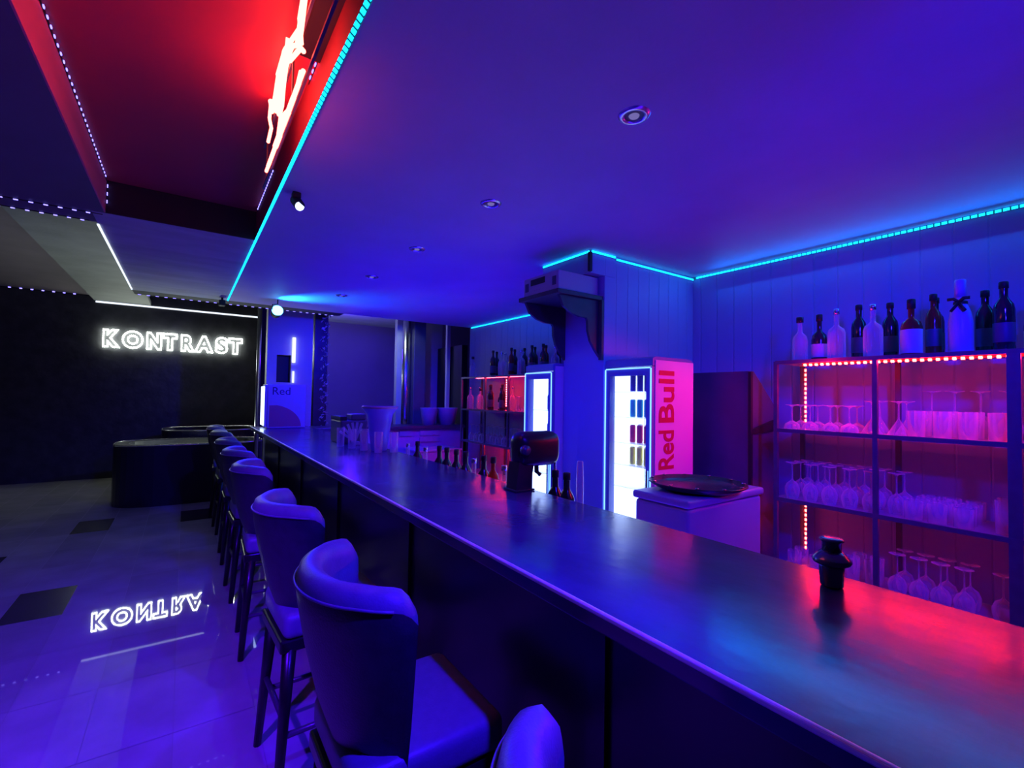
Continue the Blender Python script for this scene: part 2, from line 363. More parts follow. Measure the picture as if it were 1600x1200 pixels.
# ------------------------------------------------------------------ KONTRAST sign
struct('trim_recess', B(.285, XL-.004, -1.0, 1.72, ZC+.145, ZC+.189), M_blackceil)
sg = thing('wall_sign', 'glowing white outlined letters reading KONTRAST on the dark far wall', 'sign', (-.14, 10.88, 2.335))
for ch, xa, xb in (('K', -1.226, -.965), ('O', -.965, -.64), ('N', -.615, -.37), ('T', -.375, -.135), ('R', -.098, .145), ('A', .115, .445), ('S', .452, .685), ('T', .675, .935)):
    o = text_mesh('letter', ch, .40, 0, E_sign, sg, bevel=.0135, outline=True, offset=.024)
    xs = [v.co.x for v in o.data.vertices]; ys = [v.co.y for v in o.data.vertices]
    mid = (min(xs)+max(xs))/2; sc = (xb-xa-.02)/(max(xs)-min(xs)); sy = .325/(max(ys)-min(ys))
    for v in o.data.vertices:
        v.co = ((v.co.x-mid)*sc, v.co.z*.8-.006, (v.co.y-min(ys))*sy-.02)
    o.location = ((xa+xb)/2+.14, -.012, 0)

# ------------------------------------------------------------------ the bar
bar = thing('bar_counter', 'long black bar counter with a dark glossy top running away to the left', 'bar counter', (0, 0, 0))
obj('counter_top', B(.70, 1.345, -2.4, 6.82, ZB-.045, ZB, bev=.004), M_bartop, bar)
obj('edge_strip', B(.693, .703, -2.4, 6.82, ZB-.010, ZB+.0025, bev=.004, seg=3), mat('pale_edge_metal', (.95, .95, 1), .42, metal=.25), bar)
bm = B(.86, 1.27, -2.4, 6.72, .0, ZB-.046)
for y in [-1.6+1.2*k for k in range(7)]: box(bm, .846, .862, y, y+.06, .10, ZB-.05)
obj('front_panel', bm, M_barfront, bar)
obj('kick_board', B(.90, 1.25, -2.4, 6.7, 0.001, .1), M_blackmat, bar)
bm = bmesh.new()
tube(bm, [(.812, -2.3, .22), (.812, 6.6, .22)], .018, 10)
obj('foot_rail', bm, M_darkmetal, bar)
obj('under_ledge', B(1.27, 1.50, -2.4, 5.9, .86, .89), M_shelf, bar)

# end counter along the far side
ec = thing('end_counter', 'far low counter with dark worktop between the bar and the right wall', 'counter')
obj('worktop', B(1.36, XR-.002, 6.12, 6.62, ZB-.04, ZB, bev=.004), M_darkmetal, ec)
obj('body', B(1.38, XR-.005, 6.18, 6.58, 0, ZB-.041), M_white, ec)
for (a, b, c, d) in ((2.44, 2.62, .98, 1.05), (2.74, 3.05, .98, 1.05), (2.74, 3.05, .89, .96)):
    obj('drawer_front', B(a, b, 6.16, 6.179, c, d, bev=.003), M_shelf, ec)
mw = thing('storage_crate', 'pale low box on the floor before the far counter', 'box', (2.75, 5.75, 0))
obj('body', B(-.32, .32, -.2, .2, 0, .82, bev=.01), M_white, mw); obj('lid', B(-.33, .33, -.21, .21, .82, .85, bev=.008), M_white, mw)
for (x, w, lab) in ((2.98, .13, 'left pale ice bucket on the far counter'), (3.28, .155, 'right pale ice bucket on the far counter, partly pink, beside the rack')):
    b = tag(obj('ice_bucket', L([(w*.72, 0), (w, .24), (w*1.03, .25), (w*.96, .25), (w*.68, .01)], 24), M_white, smooth=True, loc=(x-.02, 6.35, ZB)), lab, 'bucket', 'pale ice buckets')

# ------------------------------------------------------------------ bar stools
def make_stool():
    t = thing('bar_stool', '', 'bar stool')
    # curved tub back, open towards the bar (+x)
    N, zs = 34, [.62, .66, .78, .92, 1.02, 1.075, 1.105, 1.12, 1.105, 1.07, 1.0, .9, .78, .70]
    prof = []     # (outward offset, z): outer skin up, over the rounded top, inner skin down
    out_r = [-.118, -.100, -.058, -.024, -.006, 0, -.008, -.034, -.060, -.068, -.07, -.080, -.11, -.135]
    bm = bmesh.new(); cols = []
    for i in range(N+1):
        u = -1+2*i/N; ang = PI + u*1.50
        rx, ry = .215, .262
        x0, y0 = rx*math.cos(ang)*1.05, ry*math.sin(ang)
        nx, ny = math.cos(ang), math.sin(ang)
        ln = math.hypot(nx, ny); nx /= ln; ny /= ln
        drop = .012*max(0, abs(u)-.6)/.4
        ring = []
        tt = max(0, (abs(u)-.84)/.16)**2
        for off, z in zip(out_r, zs):
            zz = z - drop*(z-.6)/.5 - (.05*tt*(z-.95)/.17 if z > .95 else 0)
            off = -.034+(off+.034)*(1-.45*tt)
            ring.append(bm.verts.new((x0+nx*off, y0+ny*off, zz)))
        cols.append(ring)
    for a, b in zip(cols, cols[1:]):
        for k in range(len(zs)-1):
            f = bm.faces.new((a[k], b[k], b[k+1], a[k+1]))
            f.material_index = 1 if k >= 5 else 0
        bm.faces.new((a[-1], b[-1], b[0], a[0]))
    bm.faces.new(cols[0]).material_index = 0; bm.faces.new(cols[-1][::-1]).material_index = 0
    obj('backrest', bm, [M_leather_shade, M_leather_lit], t, True)
    bm = bmesh.new()
    for a, b in zip(range(N), range(1, N+1)): pass
    pts = []
    for i in range(3, N-2):
        u = -1+2*i/N; ang = PI+u*1.50
        pts.append((.2285*math.cos(ang), .2645*math.sin(ang), 1.078-.012*max(0, abs(u)-.6)/.4))
    obj('piping', tube(bm, pts, .0035, 6), M_leather_lit, t, True)
    obj('seat', B(-.14, .27, -.195, .195, .60, .70, bev=.03, seg=4), M_leather_lit, t, True)
    obj('seat_frame', B(-.15, .25, -.18, .18, .55, .60, bev=.008), M_legwood, t)
    P = {}
    for sx in (-1, 1):
        for sy in (-1, 1):
            top = (.05+sx*.16, sy*.155, .56); bot = (.05+sx*.20, sy*.195, 0)
            P[sx, sy] = lambda z, t0=top, b0=bot: tuple(b0[k]+(t0[k]-b0[k])*z/.56 for k in range(3))
            obj('leg', tube(bmesh.new(), [bot, P[sx, sy](.3), top], .02, 8, rads=[.016, .021, .027]), M_legwood, t, True)
    for z, prs in ((.24, (((-1, -1), (1, -1)), ((-1, 1), (1, 1)))), (.30, (((1, -1), (1, 1)), ((-1, -1), (-1, 1))))):
        for a, b in prs:
            obj('footrest', tube(bmesh.new(), [P[a](z), P[b](z)], .012, 8), M_darkmetal, t, True)
    return t
st = Pool(make_stool())
YS = [.315, 1.245, 2.16, 3.32, 4.22, 5.15, 6.22, 7.15]
for k, y in enumerate(YS):
    lab = 'nearest bar stool, its padded back cut off by the bottom frame edge' if k == 0 else \
          ('farthest bar stool, pale curved top past the bar end' if k == 7 else '%s bar stool from the camera, dark tub back along the bar front' % ORD[k])
    st.put((.465+.03*(k == 0), y, 0), [.06, .0, .05, -.04, .03, 0, .04, -.05][k], lab, 'bar stools in a row along the bar')

# ------------------------------------------------------------------ black lounge seats beyond the stools
def stadium(cx, cy, hx, hy, n=40):
    out = []
    for i in range(n):
        a = 2*PI*i/n; c, s = math.cos(a), math.sin(a)
        out.append((cx+hx*math.copysign(abs(c)**.62, c), cy+hy*math.copysign(abs(s)**.62, s)))
    return out
def lounge(cx, cy, hx, hy, z, lab):
    t = thing('lounge_booth', lab, 'booth seat', (cx, cy, 0), 0, 'black round booths')
    o = stadium(0, 0, hx, hy); i_ = stadium(0, 0, hx-.16, hy-.16)
    bm = bmesh.new(); n = len(o)
    rings = []
    for pts, zz in ((o, 0), (o, z-.01), ([(x*.985, y*.985) for x, y in o], z), (i_, z), (i_, .45)):
        rings.append([bm.verts.new((x, y, zz)) for x, y in pts])
    for a, b in zip(rings, rings[1:]):
        for k in range(n): bm.faces.new((a[k], a[(k+1) % n], b[(k+1) % n], b[k]))
    bm.faces.new(rings[-1])
    obj('body', bm, M_black, t)
    obj('chrome_rim', tube(bmesh.new(), [(x*1.001, y*1.001, z-.004) for x, y in o+o[:1]], .011, 6), M_metal, t, True)
    return t
lounge(.12, 8.42, .90, .52, .82, 'front black round booth with a thin shiny rim beyond the stools')
lounge(.42, 9.75, .72, .55, .92, 'rear black round booth with shiny rim near the dark wall')

# ------------------------------------------------------------------ racks
def rack(name, lab, Xf, Xb, ys, shelves, top, thick=()):
    r = thing(name, lab, 'shelving rack')
    for y in ys:
        w = .022 if y in thick else .011
        obj('post', B(Xf-.008, Xf+.014, y-w, y+w, 0, top+.0), M_rack, r)
        obj('post', B(Xb-.012, Xb+.010, y-.012, y+.012, 0, top), M_rack, r)
    for z in shelves:
        s = obj('shelf', B(Xf, Xb, min(ys)-.01, max(ys)+.01, z-.012, z), M_shelf, r)
        obj('front_rail', B(Xf-.010, Xf-.0005, min(ys), max(ys), z-.018, z+.004), M_rack, s)
    return r
R1Y = [1.43, .923, .415, -.09, -.6]
rack('bottle_rack', 'near open steel rack of glasses and bottles against the right wall', 3.0, 3.36, R1Y, [.54, .96, 1.379, 1.795], 1.795, thick=(.415,))
R2Y = [5.62, 5.02, 4.50, 3.98, 3.46]
rack('bottle_rack', 'far open steel rack of bottles and glasses left of the slim cooler', 3.10, 3.42, R2Y, [.54, .96, 1.38, 1.805], 1.805)
led_strip('red light strip under the top shelf of the near rack', (3.032, 1.29, 1.775), (3.032, -.58, 1.775), .014, .030, .45, E_rack, mat('red_led_channel', (.5, .05, .05), .4), G3, out=(-.6, 0, -.8), sz=.008)
led_strip('hidden red light strip behind the middle shelf rail of the near rack', (3.03, 1.40, 1.366), (3.03, -.58, 1.366), .008, .060, .4, E_rack3, M_shelf, G3)
led_strip('hidden red light strip behind the lower shelf rail of the near rack', (3.03, 1.40, .947), (3.03, -.58, .947), .008, .060, .4, E_rack3, M_shelf, G3)
led_strip('upright red light strip in the upper left bay of the near rack', (3.345, 1.405, 1.77), (3.345, 1.405, 1.40), .012, .030, .5, E_rack, M_shelf, G3, out=(-1, 0, 0))
led_strip('upright red light strip in the lower left bay of the near rack', (3.345, 1.405, .945), (3.345, 1.405, .56), .012, .030, .5, E_rack, M_shelf, G3, out=(-1, 0, 0))
led_strip('red light strip under the top shelf of the far rack', (3.14, 5.3, 1.791), (3.14, 3.5, 1.791), .014, .03, .6, E_rack2, M_shelf, G3)
led_strip('upright red light strip in the far rack', (3.405, 4.98, 1.78), (3.405, 4.98, 1.42), .014, .03, .6, E_rack2, M_shelf, G3, out=(-1, 0, 0))
led_strip('low red light strip behind the far rack bottom shelf', (3.14, 5.3, .945), (3.14, 3.5, .945), .014, .03, .5, E_rack2, M_shelf, G3)

# ------------------------------------------------------------------ glassware prototypes (inverted unless said)
def g_mesh(prof, n=16): 
    return L(prof, n, capb=False, capt=False)
def proto(name, cat, prof, m=M_glass, n=16, foot=None):
    bm = g_mesh(prof, n)
    o = obj(name, bm, m, smooth=True); tag(o, '', cat)
    return Pool(o)
coupe = proto('coupe_glass', 'glass', [(.043, 0), (.044, .012), (.038, .032), (.016, .047), (.004, .055), (.0035, .135), (.012, .143), (.034, .149), (.034, .151)])
martini = proto('martini_glass', 'glass', [(.052, 0), (.004, .085), (.0035, .165), (.010, .172), (.036, .178), (.036, .180)])
wine = proto('wine_glass', 'glass', [(.032, 0), (.040, .035), (.041, .06), (.030, .088), (.010, .103), (.0035, .112), (.0035, .200), (.010, .207), (.036, .213), (.036, .215)])
goblet = proto('wine_goblet', 'glass', [(.036, 0), (.044, .04), (.043, .075), (.028, .105), (.008, .118), (.004, .125), (.004, .222), (.012, .230), (.038, .235), (.038, .237)])
tumbler = proto('tumbler_glass', 'glass', [(.002, .002), (.034, .001), (.036, .13), (.0345, .132)])
shorty = proto('short_tumbler', 'glass', [(.002, .002), (.036, .001), (.038, .092), (.0365, .094)])
highball = proto('highball_glass', 'glass', [(.002, .002), (.029, .001), (.032, .15), (.0305, .152)])

def rows(pool, xs, ys, z, kind, where, group, jit=.004):
    names_x = {1: [''], 2: ['front row', 'back row'], 3: ['front row', 'middle row', 'back row'], 4: ['front row', 'second row', 'third row', 'back row']}[len(xs)]
    for i, x in enumerate(xs):
        for j, y in enumerate(ys):
            pos = 'leftmost' if j == 0 and len(ys) > 1 else ('%s from left' % ORD[j]) if j < len(ys)-1 else 'rightmost'
            if len(ys) == 1: pos = ''
            lab = '%s %s' % (kind, where) + (', '+pos if pos else '') + ((', ' + names_x[i]) if names_x[i] else '')
            pool.put((x+random.uniform(-jit, jit), y+random.uniform(-jit, jit), z), random.random()*6, lab, group)
def seq(a, b, n): return [a+(b-a)*i/(n-1) for i in range(n)]
e = .0008
rows(coupe, [3.07, 3.17], seq(1.365, 1.06, 4), 1.379+e, 'upturned coupe', 'on near rack middle shelf left', 'coupes on the near rack middle shelf')
rows(martini, [3.09, 3.22], [.965, .85], 1.379+e, 'upturned martini glass', 'on near rack middle shelf', 'martini glasses beside the centre post')
rows(goblet, [3.27], seq(.755, .47, 4), 1.379+e, 'tall upturned goblet', 'on near rack middle shelf, behind tumblers', 'goblets on the near rack middle shelf')
rows(tumbler, [3.06, 3.15], seq(.765, .475, 4), 1.379+e, 'clear tumbler', 'on near rack middle shelf', 'tumblers on the near rack middle shelf')
rows(wine, [3.07, 3.17, 3.28], seq(1.365, .965, 5), .96+e, 'upturned wine glass', 'on near rack lower shelf, left', 'wine glasses on the near rack lower shelf')
rows(wine, [3.12, 3.23], [.865], .96+e, 'upturned wine glass', 'on near rack lower shelf, right of centre post', 'wine glasses right of the post')
rows(shorty, [3.05, 3.138, 3.226, 3.314], [.775, .685, .595], .96+e, 'short tumbler', 'on near rack lower shelf, right bay', 'short tumblers on the near rack lower shelf')
rows(highball, [3.07, 3.16], [.465], .96+e, 'highball glass', 'on near rack lower shelf beside the thick post', 'highballs by the thick post')
rows(wine, [3.10, 3.21], seq(.86, .60, 4), .54+e, 'large upturned wine glass', 'on near rack bottom shelf right', 'wine glasses on the near rack bottom shelf')
rows(wine, [3.14], [.475], .54+e, 'lone upturned wine glass', 'on near rack bottom shelf by the thick post', 'lone wine glass')
rows(shorty, [3.10, 3.20], seq(1.365, 1.13, 3), .54+e, 'short tumbler', 'on near rack bottom shelf, left bay', 'tumblers on the near rack bottom shelf')
rows(highball, [3.08, 3.17], seq(1.05, .97, 2), .54+e, 'highball glass', 'on near rack bottom shelf left of centre post', 'highballs on the near rack bottom shelf')
# far rack
rows(martini, [3.18, 3.30], seq(4.40, 3.75, 6), 1.38+e, 'upturned stemmed glass', 'on far rack middle shelf, right bays', 'stemmed glasses on the far rack middle shelf')
rows(wine, [3.18, 3.30], seq(5.48, 3.75, 14), .96+e, 'upturned wine glass', 'on far rack lower shelf', 'wine glasses on the far rack lower shelf')

# ------------------------------------------------------------------ bottles
def bottle(name, prof, m, cap_m, lab_m=None, lab=None, capz=None, capr=.014, caph=.03):
    t = thing(name, '', 'bottle')
    obj('glass_body', L(prof, 22), m, t, True)
    if lab: obj('paper_label', L([(lab[0], lab[1]), (lab[0]+.0004, lab[1]+.001), (lab[0]+.0004, lab[2]-.001), (lab[0], lab[2])], 22, capb=False, capt=False), lab_m, t, True)
    obj('bottle_cap', L([(capr, capz), (capr, capz+caph-.003), (capr-.003, capz+caph)], 14), cap_m, t, True)
    return Pool(t)
WINE = [(.034, 0), (.037, .006), (.037, .19), (.033, .215), (.016, .245), (.0145, .255), (.0145, .31), (.0155, .315)]
ROUND = [(.036, 0), (.042, .01), (.042, .125), (.036, .155), (.015, .178), (.013, .19), (.013, .235), (.016, .24)]
SQUARE = [(.040, 0), (.045, .008), (.045, .15), (.038, .175), (.014, .195), (.013, .205), (.013, .26), (.015, .262)]
SLIM = [(.030, 0), (.033, .006), (.033, .20), (.028, .225), (.013, .25), (.012, .262), (.012, .31), (.014, .312)]
b_round = bottle('liquor_bottle', ROUND, M_glass2, M_dark, capz=.24, capr=.02, caph=.035)
b_darklabel = bottle('liquor_bottle', ROUND, M_dark, M_blackmat, M_label, (.0425, .02, .10), .24, .017, .04)
b_clear = bottle('liquor_bottle', SQUARE, M_glass2, M_metal, capz=.262, capr=.015, caph=.03)
b_dark = bottle('spirit_bottle', WINE, M_dark, M_blackmat, M_labeldk, (.0375, .04, .13), .29, .017, .032)
b_amber = bottle('whisky_bottle', SQUARE, M_amber, M_blackmat, M_label, (.0455, .012, .135), .245, .018, .05)
b_amber2 = bottle('spirit_bottle', SLIM, M_amber, M_blackmat, M_labeldk, (.0335, .05, .14), .29, .016, .035)
b_champ = bottle('champagne_bottle', [(.042, 0), (.046, .008), (.046, .15), (.038, .20), (.020, .25), (.018, .27), (.019, .335), (.0185, .345)], M_champ, M_champ, capz=.27, capr=.0215, caph=.088)
o = b_champ.root
bm = bmesh.new()
for s in (-1, 1):
    tube(bm, [(-.026, 0, .245), (-.034, s*.018, .262), (-.030, s*.040, .262)], .008, 6); tube(bm, [(-.030, 0, .245), (-.045, s*.016, .215), (-.048, s*.026, .20)], .007, 6)
lathe(bm, [(.0265, .236), (.0275, .242), (.0265, .25)], 16, capb=False, capt=False)
obj('ribbon_bow', bm, M_blackmat, o, True)
zt = 1.795+e
for p, x, y, lab in (
    (b_round, 3.10, 1.335, 'small clear bottle with dark stopper, leftmost on top of near rack'),
    (b_darklabel, 3.12, 1.235, 'dark round-shouldered bottle with a pale label, second from left on near rack top'),
    (b_clear, 3.08, 1.13, 'clear round-shouldered bottle catching light, third from left on near rack top'),
    (b_dark, 3.20, 1.06, 'dark slim bottle behind the wide clear bottle on near rack top'),
    (b_clear, 3.08, .955, 'wide clear bottle in front, left of the centre post on near rack top'),
    (b_dark, 3.26, .93, 'dark bottle in shadow right of the wide clear bottle on near rack top'),
    (b_amber, 3.08, .79, 'amber whisky bottle with large pale square label on near rack top'),
    (b_amber2, 3.18, .725, 'slim dark amber bottle just behind the champagne bottle on near rack top'),
    (b_dark, 3.28, .74, 'dark slim bottle at the back, beside the amber slim bottle on near rack top'),
    (b_champ, 3.07, .600, 'tall pale blue champagne bottle with black bow on near rack top'),
    (b_dark, 3.08, .455, 'large dark bottle with white highlights above the thick rack post'),
    (b_dark, 3.25, .545, 'dark bottle behind, left of the large dark one above the thick post'),
    (b_darklabel, 3.22, .37, 'dark squat bottle at the right frame edge on near rack top'),
    (b_clear, 3.10, .27, 'clear bottle beyond the right frame edge on near rack top')):
    p.put((x, y, zt), 0, lab, 'bottles on top of the near rack')
zf = 1.805+e
ps = [b_round, b_dark, b_dark, b_clear, b_clear, b_dark, b_amber2, b_dark, b_clear, b_dark, b_dark, b_amber2, b_dark, b_dark, b_clear, b_darklabel]
ysf = [5.42]+seq(5.02, 3.62, 15)
nm = {id(b_round): 'small clear bottle', id(b_dark): 'dark bottle', id(b_clear): 'clear bottle', id(b_amber2): 'amber bottle', id(b_darklabel): 'dark squat bottle'}
for k, (p, y) in enumerate(zip(ps, ysf)):
    lab = nm[id(p)]+' on top of the far rack, '+('leftmost, standing alone' if k == 0 else (ORD[k]+' from left' if k < 15 else 'rightmost by the slim cooler'))
    p.put((3.15+.12*(k % 2), y, zf), 0, lab, 'bottles on top of the far rack')
for k, (p, y) in enumerate(zip([b_clear, b_clear, b_round, b_dark, b_dark, b_darklabel, b_dark, b_clear], seq(5.50, 4.60, 8))):
    nmk = nm[id(p)]
    p.put((3.17+.07*(k % 2), y, 1.38+e), 0, '%s on far rack middle shelf, %s' % (nmk, ORD[k]+' from left'), 'bottles on the far rack middle shelf')

# bottles standing in the ledge behind the bar, only their necks above the top
zl = .8908
SR = [(3.40, b_clear), (3.22, b_dark), (3.08, b_clear), (2.86, b_dark), (2.75, b_dark), (2.62, b_dark), (2.50, b_dark), (2.40, b_clear), (2.29, b_dark), (2.19, b_amber2), (2.08, b_clear), (1.96, b_dark)]
for k, (y, p) in enumerate(SR):
    p.put((1.415, y, zl), 0, 'neck of a %s behind the bar top, %s from the glass bucket' % (nm[id(p)], ORD[k]), 'bottle necks behind the bar edge')
for y, p, lab in ((1.665, b_dark, 'black bottle between the dispenser and the slim glass tube'), (1.585, b_dark, 'black bottle nearest right of the dispenser behind the bar')):
    p.put((1.42, y, zl+.0), 0, lab, 'black bottles right of the dispenser')
tag(obj('glass_tube', L([(.014, 0), (.016, .30), (.013, .38), (.010, .385)], 16), M_glass2, smooth=True, loc=(1.42, 1.50, zl)), 'slim upright glass tube standing right of the dispenser', 'tube')

# ------------------------------------------------------------------ things on the bar
M_gun = mat('gunmetal', (.16, .16, .24), .22, metal=.7, noise=.1)
t = thing('cocktail_shaker', 'small dark shiny cocktail shaker on the bar top before the red glow', 'shaker', (1.250, .470, ZB+e))
obj('cup', L([(.020, 0), (.0235, .004), (.0255, .045), (.026, .05)], 28), M_gun, t, True)
obj('strainer', L([(.026, .0501), (.037, .054), (.040, .060), (.037, .066), (.028, .076), (.021, .082)], 28), M_gun, t, True)
obj('shaker_cap', L([(.020, .0822), (.020, .102), (.025, .106), (.025, .110), (.020, .112)], 28), M_gun, t, True)
t = thing('drink_dispenser', 'rounded dark drink dispenser standing on the bar before the slim cooler', 'dispenser', (1.372, 1.76, ZB+e))
obj('base_plate', B(-.145, -.035, -.05, .05, 0, .008, bev=.003), M_black, t)
bm = bmesh.new(); prism(bm, [(-.135, .008), (-.045, .008), (-.045, .06), (-.035, .13), (-.120, .13)], 'y', -.04, .04)
obj('column', bm, M_black, t)
bm = B(-.125, .125, -.06, .06, .105, .268, bev=.048, seg=5)
obj('head', bm, M_black, t, True)
obj('tap', tube(bmesh.new(), [(.01, 0, .12), (.012, 0, .075), (.03, -.005, .06)], .011, 10), M_blackmat, t, True)
obj('handle', tube(bmesh.new(), [(.10, -.03, .125), (.10, -.035, .04), (.095, -.035, -.02)], .006, 8), M_metal, t, True)
obj('side_knob', tube(bmesh.new(), [(-.11, -.06, .19), (-.11, -.085, .19)], .022, 16), M_darkmetal, t, True)
# bucket with tall glassware around it
t = thing('glass_bucket', 'flared translucent bucket standing on the bar among small glasses', 'bucket', (1.245, 3.56, ZB+e))
obj('bowl', L([(.055, 0), (.062, .01), (.085, .20), (.10, .28), (.135, .33), (.130, .335), (.096, .29), (.08, .20), (.05, .015)], 28), M_bucket, t, True)
obj('rim_band', L([(.131, .322), (.139, .333), (.131, .343)], 28, capb=False, capt=False), M_white, t, True)
for k, (x, y) in enumerate(((1.14, 3.60), (1.19, 3.42), (1.10, 3.78), (1.20, 3.78), (1.06, 3.96), (1.295, 3.38))):
    highball.put((x, y, ZB+e), 0, 'clear highball glass by the bucket on the bar, %s from the camera' % ORD[[2, 1, 3, 4, 5, 0][k]], 'highball glasses round the bucket')
fan = thing('menu_fan', 'fan of pale blue paper slips leaning beside the dark register', 'papers', (1.20, 4.02, ZB+e))
obj('holder', B(-.03, .03, -.03, .03, 0, .03, bev=.004), M_white, fan)
for k in range(6):
    a = -.95+.26*k
    bm = bmesh.new(); w = .010
    box(bm, -w, w, -.002, .002, .0, .17)
    o = obj('paper_slip', bm, M_white, fan); o.location = (0, (k-2.5)*.008, .022); o.rotation_euler = (0, a, 0)
t = thing('cash_register', 'dark cash register on the bar, left of the translucent bucket', 'register', (1.225, 4.32, ZB+e))
obj('body', B(-.115, .115, -.17, .17, 0, .20, bev=.012), M_cabinet, t)
obj('screen', B(-.118, -.06, -.16, .16, .201, .235, bev=.004), M_blackmat, t)
obj('printer', B(-.02, .11, -.15, .02, .201, .255, bev=.01), M_cabinet, t)

# small cooler on the bar end
t = thing('tabletop_cooler', 'small blue drinks cooler standing on the far end of the bar', 'cooler', (1.03, 6.52, ZB+e))
obj('cabinet', B(-.215, .225, -.21, .21, 0, .54, bev=.012), M_white, t)
d = obj('lit_door', B(-.235, -.217, -.185, .185, .03, .51), E_fridge, t)
obj('door_frame', B(-.240, -.2165, -.208, -.186, .02, .53), M_white, t)
o = text_mesh('lettering', 'Red', .135, .0008, M_navytext, t); o.rotation_euler = (PI/2, 0, 0); o.location = (-.06, -.2115, .41)
bm = bmesh.new(); 
pts = [(-.19, .02)]+[(-.19+.15*0, .28)]+[(-.19+.36*math.sin(a), .02+.27*math.cos(a)) for a in seq(.25, PI/2, 10)]
prism(bm, pts, 'y', -.2125, -.2105); obj('round_emblem', bm, mat('orange_emblem', (.34, .10, .16), .5), t)

# ------------------------------------------------------------------ coolers
def cooler(lab, X, Y0, w, dep, top, cans, side_text, names):
    t = thing('drinks_cooler', lab, 'cooler', (X, Y0, 0))
    bm = bmesh.new(); th = .03
    z0 = .12
    box(bm, .03, dep, 0, th, z0, top-.02); box(bm, .03, dep, w-th, w, z0, top-.02)
    box(bm, dep-th, dep, th, w-th, z0, top-.02); box(bm, .03, dep, th, w-th, z0, z0+.05)
    obj('cabinet', bm, M_fridge, t)
    bm = bmesh.new(); prism(bm, [(.0, top-.06), (.0, top-.012), (.03, top), (dep-.05, top), (dep-.012, top-.012), (dep, top-.06)], 'y', 0, w)
    obj('top_cover', bm, M_fridge, t)
    obj('plinth', B(.04, dep-.02, .02, w-.02, 0, z0), M_blackmat, t)
    obj('side_panel', B(.02, dep-.008, -.006, -.0005, z0, top-.022, bev=.002), M_fridgeside, t)
    obj('light_panel', B(dep-th-.012, dep-th-.001, th+.001, w-th-.001, .2, top-.10), E_fridge, t)
    obj('light_panel', B(.06, dep-.06, w-th-.008, w-th-.001, .2, top-.10), E_fridge, t)
    fr = bmesh.new(); f0, f1, fw = -.008, .026, .045
    box(fr, f0, f1, 0, fw, z0+.02, top-.065); box(fr, f0, f1, w-fw, w, z0+.02, top-.065)
    box(fr, f0, f1, fw, w-fw, top-.12, top-.065); box(fr, f0, f1, fw, w-fw, z0+.02, z0+.08)
    d = obj('door', fr, M_fridge, t)
    obj('door_pane', B(.004, .008, fw, w-fw, z0+.08, top-.12), M_pane, d)
    led = bmesh.new()
    box(led, -.013, -.0085, .002, .010, z0+.3, top-.075); box(led, -.013, -.0085, w-.010, w-.002, z0+.3, top-.075)
    box(led, -.013, -.0085, .012, w-.012, top-.076, top-.068)
    obj('door_light_trim', led, E_frame, d)
    obj('door_handle', B(-.03, -.009, .016, .030, .75, 1.1, bev=.004), M_metal, d)
    for z in names:
        obj('shelf', B(.05, dep-.05, th+.002, w-th-.01, z-.006, z), M_glass, t)
    return t
F1 = cooler('tall lit drinks cooler with pink side and upright red lettering', 2.42, 1.905, .40, .43, 1.823, None, True, [.95, 1.10, 1.25, 1.425, 1.60-.0])
F2 = cooler('slim lit drinks cooler left of the pier under the ceiling shelf', 2.30, 2.74, .345, .50, 1.815, None, False, [.95, 1.22, 1.45])
for wd, lo, hi in (('Red', 1.10, 1.35), ('Bull', 1.40, 1.735)):
    o = text_mesh('side_lettering', wd, .215, .0012, M_redtext, F1, offset=.004)
    xs = [v.co.x for v in o.data.vertices]; k = (hi-lo)/(max(xs)-min(xs)); m0 = (max(xs)+min(xs))/2
    for v in o.data.vertices: v.co = ((v.co.x-m0)*k, v.co.y*1.0, v.co.z)
    o.rotation_euler = (PI/2, -PI/2, 0); o.location = (.205, -.0075, (lo+hi)/2)
canp = {}
def can_proto(nm_, col):
    t = thing('drink_can', '', 'can')
    obj('can_body', L([(.016, 0), (.0195, .006), (.0195, .110), (.017, .118)], 16), mat('can_'+nm_, col, .3, metal=.2), t, True)
    obj('can_lid', L([(.017, .1181), (.0165, .121), (.015, .1195)], 16), M_metal, t, True)
    return Pool(t)
cans = {c: can_proto(c, v) for c, v in dict(blue=(.05, .06, .40), teal=(.03, .60, .65), red=(.85, .03, .12), yellow=(1, .90, .10)).items()}
for z, c, shn in ((1.60, 'blue', 'top'), (1.425, 'teal', 'second'), (1.25, 'red', 'third'), (1.10, 'yellow', 'fourth')):
    for i, xo in enumerate((.12, .20)):
        for j, yo in enumerate((.08, .14, .20, .26)):
            cans[c].put((2.42+xo, 1.905+yo, z+e), 0, '%s can on the tall cooler\'s %s shelf, %s row, %s from right' % (c, shn, ('front', 'back')[i], ORD[j]), '%s cans in the tall cooler' % c)
for z, shn in ((1.45, 'upper'), (1.22, 'lower')):
    for j, yo in enumerate((.07, .125, .18)):
        cans['blue'].put((2.30+.12, 2.74+yo, z+e), 0, 'dark can on the %s shelf of the slim cooler, %s from right' % (shn, ORD[j]), 'cans in the slim cooler')

# ------------------------------------------------------------------ dark cabinet by the tall cooler
t = thing('wall_cabinet', 'dark cabinet with sloping top between the tall cooler and near rack', 'cabinet')
bm = bmesh.new(); prism(bm, [(3.04, 0), (3.04, 1.745), (3.10, 1.745), (3.40, 1.50), (3.40, 0)], 'y', 1.62, 2.06)
obj('body', bm, M_cabinet, t)
obj('front_edge', B(3.03, 3.055, 1.602, 1.6195, 0, 1.74), M_blackmat, t)
bm = bmesh.new(); prism(bm, [(3.056, 1.36), (3.35, 1.42), (3.35, 1.34), (3.056, 1.33)], 'y', 1.606, 1.6195)
obj('side_slat', bm, M_blackmat, t)

